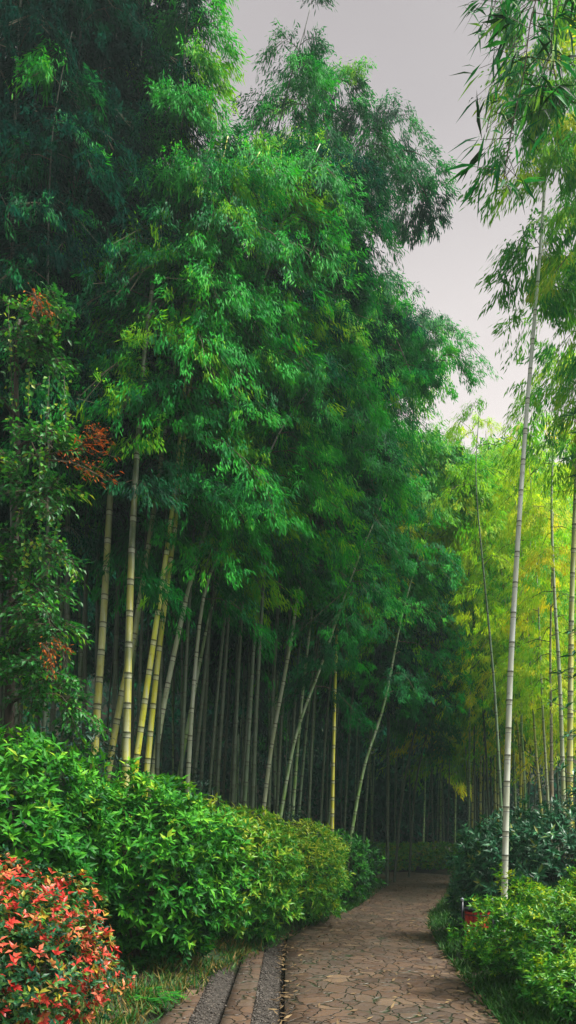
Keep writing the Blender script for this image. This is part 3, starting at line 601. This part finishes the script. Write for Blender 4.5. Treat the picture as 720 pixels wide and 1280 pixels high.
def shrubs():
    G = 'broad-leaved shrubs of the left hedge'
    S = lambda px, Y: ((px - CX) / F * Y, Y)
    Z = lambda py, Y: CZ - (py - HY) / F * Y
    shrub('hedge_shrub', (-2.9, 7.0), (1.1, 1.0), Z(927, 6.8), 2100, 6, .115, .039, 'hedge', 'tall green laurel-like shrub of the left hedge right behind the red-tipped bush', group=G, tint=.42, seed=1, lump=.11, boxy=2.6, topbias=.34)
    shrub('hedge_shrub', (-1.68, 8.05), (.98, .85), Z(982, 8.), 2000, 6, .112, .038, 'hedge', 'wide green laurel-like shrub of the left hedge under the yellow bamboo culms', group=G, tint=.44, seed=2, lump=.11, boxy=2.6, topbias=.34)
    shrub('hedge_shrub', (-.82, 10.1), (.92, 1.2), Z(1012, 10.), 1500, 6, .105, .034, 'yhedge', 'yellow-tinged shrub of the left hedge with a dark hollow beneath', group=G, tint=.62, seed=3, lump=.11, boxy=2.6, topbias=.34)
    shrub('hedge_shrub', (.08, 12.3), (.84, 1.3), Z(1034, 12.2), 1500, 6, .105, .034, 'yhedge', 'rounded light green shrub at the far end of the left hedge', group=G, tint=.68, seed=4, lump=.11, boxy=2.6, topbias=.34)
    shrub('hedge_shrub', (1.05, 15.2), (.75, .9), Z(1045, 15.2), 500, 6, .12, .04, 'hedge', 'dark shrub just beyond the left hedge, beside the small grass patch', group=G, tint=.3, seed=5)
    shrub('hedge_shrub', (1.6, 18.8), (.8, .9), Z(1050, 19), 420, 6, .12, .04, 'glossy', 'dark dull shrub at the inside of the path bend', group=G, tint=.3, seed=6)
    shrub('photinia_bush', (-2.12, 4.75), (.88, .8), Z(1092, 4.6), 3300, 5, .054, .024, 'photinia', 'round bush with red young leaves at the lower left corner', 'bush', tint=.5, tvar=.28, up=.9, seed=7, lm2='red', share2=.40, lump=.16)
    U = 'bluish undergrowth shrubs behind the left hedge'
    shrub('undergrowth_shrub', S(95, 8.9), (.55, .5), Z(905, 8.9), 420, 6, .10, .03, 'blue', 'bluish green undergrowth shrub at the foot of the leftmost culms', group=U, tint=.5, seed=8)
    shrub('undergrowth_shrub', S(225, 10.4), (.7, .5), Z(968, 10.4), 420, 6, .10, .03, 'blue', 'bluish undergrowth between the culms and the wide hedge shrub', group=U, tint=.45, seed=9)
    shrub('undergrowth_shrub', S(345, 13.4), (.9, .5), Z(1020, 13.4), 420, 6, .11, .034, 'blue', 'bluish undergrowth showing over the light green hedge shrub', group=U, tint=.4, seed=10)
    # right side
    shrub('golden_shrub', (2.76, 6.95), (.84, .75), Z(1108, 6.8), 3000, 6, .058, .020, 'bright', 'bright yellow-green shrub in front at the lower right', group='shrubs right of the path', tint=.48, up=1.0, seed=11, topbias=.4, lump=.3)
    shrub('golden_shrub', (2.42, 5.9), (.46, .5), Z(1195, 5.9), 1000, 6, .058, .02, 'bright', 'low yellow-green shrub at the lower right corner', group='shrubs right of the path', tint=.45, up=1.0, seed=12, topbias=.35)
    shrub('glossy_shrub', (3.08, 10.2), (.64, .7), Z(1030, 9.7), 800, 7, .13, .038, 'glossy', 'dark glossy shrub around the foot of the pale waxy bamboo', group='shrubs right of the path', tint=.5, seed=13, lump=.22)
    shrub('glossy_shrub', (3.9, 9.9), (.85, .8), Z(1008, 9.8), 900, 7, .13, .038, 'glossy', 'taller dark glossy shrub at the right edge', group='shrubs right of the path', tint=.5, seed=14, lump=.22)
    shrub('glossy_shrub', (3.72, 13.2), (.6, .8), Z(1062, 13.2), 480, 6, .12, .036, 'glossy', 'dark shrub at the right side of the path, left of the litter bin', group='shrubs right of the path', tint=.35, seed=15)
    shrub('glossy_shrub', (5.6, 19.5), (1.1, 1.1), Z(1045, 19.5), 500, 6, .15, .045, 'hedge', 'far shrub right of the path end', group='shrubs right of the path', tint=.4, seed=16)
    shrub('golden_shrub', (2.32, 8.05), (.3, .3), Z(1166, 8.0), 300, 6, .068, .023, 'bright', 'small low yellow-green shrub hiding the foot of the red litter bin', group='shrubs right of the path', tint=.45, up=1., seed=19, topbias=.3)
    # clipped hedge beyond the bend
    shrub('clipped_hedge', (4.6, 28.2), (2.2, .9), Z(1056, 28.), 1400, 6, .14, .05, 'tree', 'low clipped green hedge across the end of the path', 'hedge', tint=.8, seed=17, boxy=5, lump=.05)
    shrub('clipped_hedge', (1.3, 28.6), (1.4, .9), Z(1060, 28.), 800, 6, .14, .05, 'hedge', 'darker clipped hedge left of the path end', 'hedge', tint=.4, seed=18, boxy=5, lump=.06)

# ------------------------------------------------------------------ tree at the left edge
def spray(m, p0, d, l, n, rng, ll, lw, tint, mat=0, wmat=1, droop=.35):
    d = nrm(d); s = np.linspace(0, 1, 7); P = p0 + d * (l * s)[:, None] - np.array([0, 0, droop * l]) * (s ** 2)[:, None]
    m.sticks(P[:-1], P[1:], .008 * (1 - .7 * s[:-1]), .008 * (1 - .7 * s[1:]), wmat)
    u = rng.uniform(.15, 1, n); b = p0 + d * (l * u)[:, None] - np.array([0, 0, droop * l]) * (u ** 2)[:, None]
    side = nrm(np.cross(d, [0, 0, 1.])); sg = rng.choice([-1., 1.], n)
    tw = rng.uniform(0, .32, n) * l * (1.1 - u * .6)
    pos = b + side * (sg * tw)[:, None] + d * (tw * .5)[:, None] + rng.normal(0, .03, (n, 3)) - np.array([0, 0, .3]) * (tw)[:, None]
    m.sticks(b, pos, .0018, .0012, wmat)
    ld = d * .7 + side * sg[:, None] * .6 + rng.normal(0, .4, (n, 3)) - np.array([0, 0, .45])
    m.leaves(pos, ld, np.array([0, 0, 1.]) + rng.normal(0, .4, (n, 3)), ll * rng.uniform(.6, 1.2, n), lw * rng.uniform(.8, 1.2, n), np.clip(tint + rng.normal(0, .18, n), 0, 1), mat, fold=True, curl=.1)

def left_tree():
    rng = np.random.default_rng(21); Y = 7.9
    base = at(8, 1000, Y); base[2] = float(gh(base[0], base[1])) - .05
    T = thing('broadleaf_tree', base, 'vine-clad tree with orange withered sprays at the left edge', 'tree')
    P, L = spline([base, at(14, 800, Y), at(22, 600, Y + .1), at(20, 470, Y), at(24, 400, Y)], 40)
    m = MB(); m.tube(P, np.linspace(.07, .02, 40), 9); 
    lv = MB()
    def limb(a, b, c, y):
        q, _ = spline([at(*a, Y), at(*b, (Y + y) / 2), at(*c, y)], 14); m.tube(q, np.linspace(.022, .006, 14), 6); return q
    ends = [((20, 470), (45, 440), (72, 435), 7.5), ((20, 520), (-20, 480), (-60, 500), 7.4), ((22, 560), (55, 540), (66, 560), 7.2), ((20, 640), (50, 600), (60, 620), 7.1), ((15, 700), (50, 680), (70, 690), 7.2),
            ((18, 420), (40, 390), (70, 385), 7.6), ((12, 760), (40, 730), (58, 760), 7.0), ((10, 800), (50, 770), (76, 790), 7.1), ((20, 600), (0, 570), (-30, 590), 7.1), ((10, 850), (40, 820), (70, 850), 6.9), ((8, 880), (60, 860), (85, 880), 7.3), ((10, 720), (-10, 690), (-40, 720), 7.0), ((10, 820), (-10, 800), (-30, 830), 6.9)]
    for a, b, c, y in ends:
        q = limb(a, b, c, y)
        for k in range(15):
            p = q[rng.integers(2, 14)]
            spray(lv, p, rng.normal(0, 1, 3) * [1, 1, .45] + nrm(q[-1] - q[0]) * .5 + [0, -.3, 0], rng.uniform(.25, .5), 52, rng, .08, .034, rng.normal(.42, .2))
    m.build('trunk', BARK, T, smooth=True, loc=base)
    lv.build('crown', [LM['tree'], TWIG], T, loc=base)
    # hanging creeper strands
    iv = MB()
    for px, y0, y1, yy in ((62, 470, 600, 7.2), (80, 470, 560, 7.3), (50, 560, 700, 7.0), (28, 640, 760, 7.0), (72, 600, 690, 7.1), (10, 380, 560, 7.3), (38, 390, 520, 7.3)):
        a, b = at(px, y0, yy), at(px + rng.normal(0, 5), y1, yy); n = 70
        iv.sticks(a, b, .004, .003, 1); u = rng.random((n, 1))
        iv.leaves(a * (1 - u) + b * u + rng.normal(0, .03, (n, 3)), rng.normal(0, .5, (n, 3)) - [0, .3, .6], rng.normal(0, .4, (n, 3)) + [0, -1, .5], .055, .04, np.clip(rng.normal(.75, .25, n), 0, 1), fold=True)
    iv.build('creeper', [LM['tree'], TWIG], T, loc=base)
    for k, (a, b, y, l) in enumerate((((40, 362), (68, 372), 7.3, .3), ((60, 575), (135, 545), 7.0, .75), ((95, 570), (140, 520), 7.1, .5), ((58, 800), (62, 815), 6.9, .3))):
        p0 = at(*a, y); d = at(*b, y - .1) - p0
        for q in range(3):
            dd = MB(); spray(dd, p0 + rng.normal(0, .03, 3), d + rng.normal(0, .1, 3), l * rng.uniform(.7, 1.), 40, rng, .06, .016, rng.normal(.5, .15))
            o = dd.build('withered_spray', [LM['rust'], TWIG], T, loc=base); o['label'] = 'orange-brown withered leaf spray'

def right_sapling():
    rng = np.random.default_rng(33); Y = 7.2
    base = np.array([3.15, Y, 0]); base[2] = float(gh(base[0], Y)) - .05
    T = thing('sapling', base, 'dark broad-leaved sapling reaching in from the right edge', 'sapling')
    P, _ = spline([base, at(752, 980, Y), at(748, 880, Y), at(750, 780, Y)], 30)
    m = MB(); m.tube(P, np.linspace(.022, .008, 30), 7)
    lv = MB()
    for a, b in (((748, 860), (702, 842)), ((748, 860), (716, 820)), ((748, 900), (690, 878)), ((750, 985), (702, 962)), ((748, 920), (712, 918)), ((748, 950), (715, 985)), ((750, 800), (715, 790)), ((748, 590), (716, 520)), ((750, 640), (714, 575))):
        p, q = at(*a, Y), at(*b, Y - .2); m.sticks(p, q, .006, .003)
        for z in range(2):
            n = 7; th = np.arange(n) * .9 + rng.random()
            d = nrm(q - p) * .4 + np.stack([np.cos(th), np.sin(th) * .8, np.sin(th * 1.3) * .5], 1)
            lv.leaves(np.repeat((q * (1 - .3 * z) + p * .3 * z)[None], n, 0), d, np.array([0, 0, 1.]) + rng.normal(0, .2, (n, 3)), rng.uniform(.09, .15, n), .036, np.clip(rng.normal(.45, .2, n), 0, 1), fold=True, curl=.15)
    P2, _ = spline([P[-1], at(752, 700, Y), at(750, 500, Y)], 12); m.tube(P2, np.linspace(.008, .005, 12), 6)
    m.build('trunk', BARK, T, smooth=True, loc=base); lv.build('crown', [LM['glossy'], TWIG], T, loc=base)

# ------------------------------------------------------------------ ferns, grass
def ferns():
    rng = np.random.default_rng(41)
    for px, py, lab in ((165, 1205, 'small fern right beside the red-tipped bush, under the hedge'), (192, 1246, 'small fern at the verge just right of the red-tipped bush')):
        Y = 7.6 if py < 1220 else 6.6; x = (px - CX) / F * Y; base = np.array([x, Y, float(gh(x, Y))])
        m = MB()
        for k in range(11):
            az = k * 2.4 + rng.normal(0, .2); l = rng.uniform(.24, .36); out = np.array([math.cos(az), math.sin(az), 0])
            s = np.linspace(.05, 1, 16); P = base + out * (l * s)[:, None] + np.array([0, 0, 1.]) * (l * (1.0 * s - .9 * s ** 2))[:, None]
            m.sticks(P[:-1], P[1:], .003, .002, 1); side = np.array([-out[1], out[0], 0])
            for sg in (-1, 1):
                m.leaves(P, side * sg + out * .35 + rng.normal(0, .06, (16, 3)), np.tile([0, 0, 1.], (16, 1)), .10 * np.sin(PI * (.12 + .88 * s)) + .015, .022, np.clip(rng.normal(.6, .15, 16), 0, 1))
        o = m.build('fern', [LM['tree'], TWIG], loc=base); tag(o, lab, 'fern', 'ferns on the left verge')

def grass():
    rng = np.random.default_rng(51); N = 52000
    y = 3.5 + 21 * rng.random(N) ** 1.6; lft = rng.random(N) < .55
    x = np.where(lft, xV(y) - np.abs(rng.normal(0, .55, N)) + .05 + .16 * (rng.random(N) < .2), xR(y) + np.abs(rng.normal(0, .5, N)) - .03)
    patch = rng.random(N) < .12
    x = np.where(patch, rng.normal(1.25, .22, N), x); y = np.where(patch, rng.normal(14.7, .8, N), y)
    ok = ~((y > 21.5) & (x < 5.5)) & ~((x > xV(y) + .22) & (x < xR(y) - .06)); x, y, lft = x[ok], y[ok], lft[ok]; n = len(x)
    dens = np.sin(x * 4.3 + 2 * np.sin(y * 1.9)) * np.sin(y * 3.7 + x * 2) + rng.normal(0, .5, n)
    ok = dens > -.5; x, y, lft = x[ok], y[ok], lft[ok]; n = len(x)
    z = gh(x, y) - .01
    z = np.maximum(z, -.02)
    h = rng.uniform(.05, .17, n); d = rng.normal(0, .55, (n, 3)); d[:, 2] = 1
    t = np.where(lft & (y < 9.5) & (rng.random(n) < .45), rng.uniform(.85, 1, n), np.clip(rng.normal(.5, .18, n), 0, .8))
    m = MB(); m.leaves(np.stack([x, y, z], 1), d, rng.normal(0, 1, (n, 3)) * [1, 1, .1], h, .012 + .0006 * y, t, curl=.3)
    tag(m.build('grass', LM['grass']), 'short grass along both verges of the path', 'grass', kind='stuff')
    # fallen leaves and litter on the verge
    N = 9000; y = 3 + 24 * rng.random(N); x = xV(y) - 4 * rng.random(N) ** 1.5
    s = rng.random(N) < .35; x = np.where(s, xR(y) + 4 * rng.random(N), x)
    z = gh(x, y) + .012; k = z > -.05; x, y, z = x[k], y[k], z[k]
    n2 = 2000; y2 = 4 + 19 * rng.random(n2); e = rng.random(n2) ** 3.2 * .5; w2 = xR(y2) - xL(y2); x2 = np.where(rng.random(n2) < .5, xL(y2) + e * w2 - .05, xR(y2) - e * w2)
    x = np.concatenate([x, x2]); y = np.concatenate([y, y2]); z = np.concatenate([z, np.full(n2, .028)]); N = len(x)
    m = MB(); d = rng.normal(0, 1, (N, 3)) * [1, 1, .2]
    m.leaves(np.stack([x, y, z], 1), d, np.array([0, 0, 1.]) + rng.normal(0, .3, (N, 3)), rng.uniform(.06, .13, N), .022, rng.random(N))
    lit = leafmat('dry_litter', [(0, (.05, .03, .015)), (.5, (.13, .085, .04)), (1, (.24, .17, .08))], trans=.1, rough=.8)
    tag(m.build('leaf_litter', lit), 'dry fallen bamboo leaves on the soil', 'leaf litter', kind='stuff')

def pebbles():
    rng = np.random.default_rng(77)
    t = (1 + 5 ** .5) / 2
    iv = nrm(np.array([(-1, t, 0), (1, t, 0), (-1, -t, 0), (1, -t, 0), (0, -1, t), (0, 1, t), (0, -1, -t), (0, 1, -t), (t, 0, -1), (t, 0, 1), (-t, 0, -1), (-t, 0, 1)]))
    fc = np.array([(0, 11, 5), (0, 5, 1), (0, 1, 7), (0, 7, 10), (0, 10, 11), (1, 5, 9), (5, 11, 4), (11, 10, 2), (10, 7, 6), (7, 1, 8), (3, 9, 4), (3, 4, 2), (3, 2, 6), (3, 6, 8), (3, 8, 9), (4, 9, 5), (2, 4, 11), (6, 2, 10), (8, 6, 7), (9, 8, 1)])
    n = 5200; y = 4.2 + 6.9 * rng.random(n) ** 1.2; a = rng.random(n) < .55; u = rng.random(n)
    x = np.where(a, -.305 + .26 * u, -.825 + .26 * u); ok = np.where(a, y < 10.9, y < 8.4) & (x > xV(y) - .15); x, y, u = x[ok], y[ok], u[ok]; n = len(x)
    z = -.005 - .105 * sstep(u); k = rng.random(n) < .06; x = np.where(k, x + rng.normal(0, .25, n), x); z = np.where(k & (x < 0), .012, z)
    k2 = x > -.04; x = np.where(k2, -.06, x)
    r = rng.uniform(.008, .019, n); ang = rng.random(n) * 6.28
    V = iv[None] * (r[:, None, None] * np.stack([np.ones(n), rng.uniform(.6, .9, n), rng.uniform(.45, .7, n)], 1)[:, None])
    V = V * rng.uniform(.88, 1.12, (n, 12, 1)); c, s_ = np.cos(ang)[:, None], np.sin(ang)[:, None]
    V = np.stack([V[..., 0] * c - V[..., 1] * s_, V[..., 0] * s_ + V[..., 1] * c, V[..., 2]], -1) + np.stack([x, y, z + r * .25], 1)[:, None]
    M = NT('pebble_stone'); at_ = M('ShaderNodeAttribute', attribute_name='tint')
    p = M('ShaderNodeBsdfPrincipled', {'Base Color': M.ramp(at_.outputs['Fac'], [(0, (.016, .013, .010)), (.6, (.042, .034, .027)), (1, (.10, .085, .07))]), 'Roughness': .6}); M.link(p.outputs[0], M.out.inputs[0])
    m = MB(); m.add(V, (np.arange(n)[:, None, None] * 12 + fc[None]).reshape(-1, 3), np.repeat(rng.random(n), 12))
    tag(m.build('pebbles', M.m, smooth=True), 'small grey pebbles bedded in the gutters', 'pebbles', kind='stuff')

def thicket():
    """the far-off wood that closes the view between the culms"""
    rng = np.random.default_rng(61); N = 170000
    x = rng.uniform(-34, 38, N); y = np.where(x < -9, 8 + 46 * rng.random(N), np.where(x > 15, 12 + 40 * rng.random(N), 42 + 14 * rng.random(N)))
    x = np.where((x < -9) & (y < 42), -9 - (-x - 9) * .6 - y * .12, x); x = np.where((x > 15) & (y < 42), x * .6 + 6 + y * .25, x)
    z0 = gh(x, y); z = z0 + (np.where(x < 3, 13, 9) + 2 * np.sin(x * .4 + y * .3)) * rng.random(N)
    p = np.stack([x, y, z], 1); q = np.round(p / 1.3); h = np.sin(q @ np.array([12.9, 78.2, 37.7])) * 437.5; h = h - np.floor(h)
    p = q * 1.3 + (h[:, None] - .5) + rng.normal(0, .38, (N, 3)); p[:, 2] = np.maximum(p[:, 2], gh(p[:, 0], p[:, 1]) + .1)
    m = MB(); m.leaves(p, rng.normal(0, .6, (N, 3)) - [0, 0, .7], rng.normal(0, .5, (N, 3)) + [0, -.3, .8], rng.uniform(.3, .6, N), .17, np.clip(.2 + .35 * h + rng.normal(0, .1, N), 0, 1))
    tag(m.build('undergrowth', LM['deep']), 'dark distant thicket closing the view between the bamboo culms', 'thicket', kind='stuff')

# ------------------------------------------------------------------ litter bin
def bin_():
    x, Y = 2.315, 8.8; z0 = float(gh(x, Y)); T = thing('litter_bin', (x, Y, z0), 'red slatted litter bin with dark lid, half hidden by the yellow-green shrub', 'litter bin')
    red = plainmat('red_painted_wood', (.38, .018, .012), .5, scale=9); dark = plainmat('dark_painted_metal', (.02, .022, .03), .3, .4)
    pale = plainmat('worn_metal', (.35, .38, .48), .35, .6)
    T.scale = (.86, .86, .88)
    b = MB(); n = 16; r = .17
    for k in range(n):
        a = 2 * PI * k / n; b.box((r * math.cos(a), r * math.sin(a), .36), (.014, 2 * PI * r / n * .86, .48), a, bev=.003)
    b.build('body', red, T)
    s = MB(); s.tube([(0, 0, .1), (0, 0, .6)], [.155, .155], 24); s.build('liner', dark, T, smooth=False)
    for zz in (.14, .56):
        h = MB(); th = np.linspace(0, 2 * PI, 33); h.tube(np.stack([.182 * np.cos(th), .182 * np.sin(th), 0 * th + zz], 1), .007, 6, cap=False); h.build('hoop', dark, T, smooth=True)
    l = MB(); l.tube([(0, 0, .605), (0, 0, .62), (0, 0, .64), (0, 0, .66)], [.17, .195, .195, .15], 28); l.build('lid', dark, T)
    for sx in (-1, 1):
        p = MB(); p.tube([(sx * .215, 0, -.05), (sx * .215, 0, .3), (sx * .215, 0, .74)], .018, 10); p.build('post', dark, T, smooth=True)
        k = MB(); k.tube([(sx * .215, 0, .742), (sx * .215, 0, .75), (sx * .215, 0, .775), (sx * .215, 0, .785)], [.02, .026, .026, .012], 12); k.build('post_cap', pale, T)
        a = MB(); a.sticks([(sx * .18, 0, .5)], [(sx * .215, 0, .5)], .01, .01, n=8); a.build('pivot', dark, T)

# ------------------------------------------------------------------ sky, sun, camera
def light_and_camera():
    sc = bpy.context.scene
    w = bpy.data.worlds.new('World'); sc.world = w; w.use_nodes = True; t = w.node_tree; t.nodes.clear()
    el, rot = math.radians(58), math.radians(104)
    sky = t.nodes.new('ShaderNodeTexSky'); sky.sky_type = 'NISHITA'; sky.sun_disc = False; sky.sun_elevation = el; sky.sun_rotation = rot; sky.dust_density = 4.; sky.air_density = 1.5
    hs = t.nodes.new('ShaderNodeHueSaturation'); hs.inputs['Saturation'].default_value = .10
    tc = t.nodes.new('ShaderNodeTexCoord'); nz = t.nodes.new('ShaderNodeTexNoise'); nz.inputs['Scale'].default_value = 1.6; nz.inputs['Detail'].default_value = 3
    rp = t.nodes.new('ShaderNodeMapRange'); rp.inputs[1].default_value = .3; rp.inputs[2].default_value = .7; rp.inputs[3].default_value = 0; rp.inputs[4].default_value = 1
    cl = t.nodes.new('ShaderNodeMix'); cl.data_type = 'RGBA'; cl.inputs[6].default_value = (2.78, 2.52, 2.60, 1); cl.inputs[7].default_value = (3.75, 3.50, 3.48, 1)
    mx = t.nodes.new('ShaderNodeMix'); mx.data_type = 'RGBA'; mx.inputs[0].default_value = .92
    bg = t.nodes.new('ShaderNodeBackground'); bg.inputs[1].default_value = .09; out = t.nodes.new('ShaderNodeOutputWorld')
    k = t.links.new
    k(sky.outputs[0], hs.inputs['Color']); k(tc.outputs['Generated'], nz.inputs['Vector']); k(nz.outputs['Fac'], rp.inputs[0]); k(rp.outputs[0], cl.inputs[0])
    sp = t.nodes.new('ShaderNodeSeparateXYZ'); zr = t.nodes.new('ShaderNodeValToRGB'); e = zr.color_ramp.elements
    while len(e) < 5: e.new(.5)
    for q, (p_, v_) in zip(e, ((0, .165), (.40, .155), (.70, .083), (.78, .080), (1, .15))): q.position = p_; q.color = (v_, v_, v_, 1)      # an overcast sky: bright low down behind thin cloud, brightest overhead
    k(tc.outputs['Generated'], sp.inputs[0]); k(sp.outputs[2], zr.inputs[0]); k(zr.outputs[0], bg.inputs[1])
    tr = t.nodes.new('ShaderNodeValToRGB'); tr.color_ramp.elements[0].color = (1, .955, .90, 1); tr.color_ramp.elements[0].position = .3; tr.color_ramp.elements[1].color = (1, .98, 1, 1); tr.color_ramp.elements[1].position = .7
    tm = t.nodes.new('ShaderNodeMix'); tm.data_type = 'RGBA'; tm.blend_type = 'MULTIPLY'; tm.inputs[0].default_value = 1
    k(sp.outputs[2], tr.inputs[0]); k(tr.outputs[0], tm.inputs[7])
    k(hs.outputs[0], mx.inputs[6]); k(cl.outputs[2], mx.inputs[7]); k(mx.outputs[2], tm.inputs[6]); k(tm.outputs[2], bg.inputs[0]); k(bg.outputs[0], out.inputs[0])
    s = bpy.data.lights.new('sun', 'SUN'); s.energy = 5.0; s.angle = math.radians(18); s.color = (1, .95, .86)
    so = bpy.data.objects.new('sun', s); C.objects.link(so)
    # direction to the sun: Nishita's rotation turns clockwise from +Y
    d = np.array([math.sin(rot) * math.cos(el), math.cos(rot) * math.cos(el), math.sin(el)])
    from mathutils import Vector
    so.rotation_euler = Vector(d).to_track_quat('Z', 'Y').to_euler()
    cam = bpy.data.cameras.new('camera'); co = bpy.data.objects.new('camera', cam); C.objects.link(co)
    co.location = (0, 0, CZ); co.rotation_euler = (PI / 2, 0, 0)
    cam.sensor_fit = 'HORIZONTAL'; cam.sensor_width = 36; cam.lens = 36 * F / 720; cam.shift_y = (HY - 640) / 720; cam.clip_end = 2000; cam.clip_start = .05
    sc.camera = co
    sc.view_settings.view_transform = 'Standard'; sc.view_settings.look = 'None'; sc.view_settings.gamma = 1; sc.view_settings.exposure = EXPOSURE
    cy = sc.cycles; cy.max_bounces = 6; cy.diffuse_bounces = 4; cy.glossy_bounces = 2; cy.transmission_bounces = 4; cy.transparent_max_bounces = 4
    cy.caustics_reflective = False; cy.caustics_refractive = False
EXPOSURE = 0.95
def haze():
    M = NT('damp_air'); v = M('ShaderNodeVolumePrincipled', {'Color': (.66, .88, .88, 1), 'Density': HAZE, 'Anisotropy': .2}); M.link(v.outputs[0], M.out.inputs['Volume'])
    lo, hi = np.array([-75., -12., -2.]), np.array([75., 95., 32.])
    V = [[(lo, hi)[(k >> j) & 1][j] for j in range(3)] for k in range(8)]
    m = MB(); m.add(V, [[0, 2, 3, 1], [4, 5, 7, 6], [0, 1, 5, 4], [2, 6, 7, 3], [0, 4, 6, 2], [1, 3, 7, 5]])
    tag(m.build('haze', M.m), 'thin damp haze in the grove', 'haze', kind='stuff')
HAZE = .0018

ground(); paths(); hero_left(); upper_left(); fill(); hero_right(); near_spray(); shrubs(); left_tree(); right_sapling(); ferns(); grass(); pebbles(); thicket(); bin_(); haze()
light_and_camera()
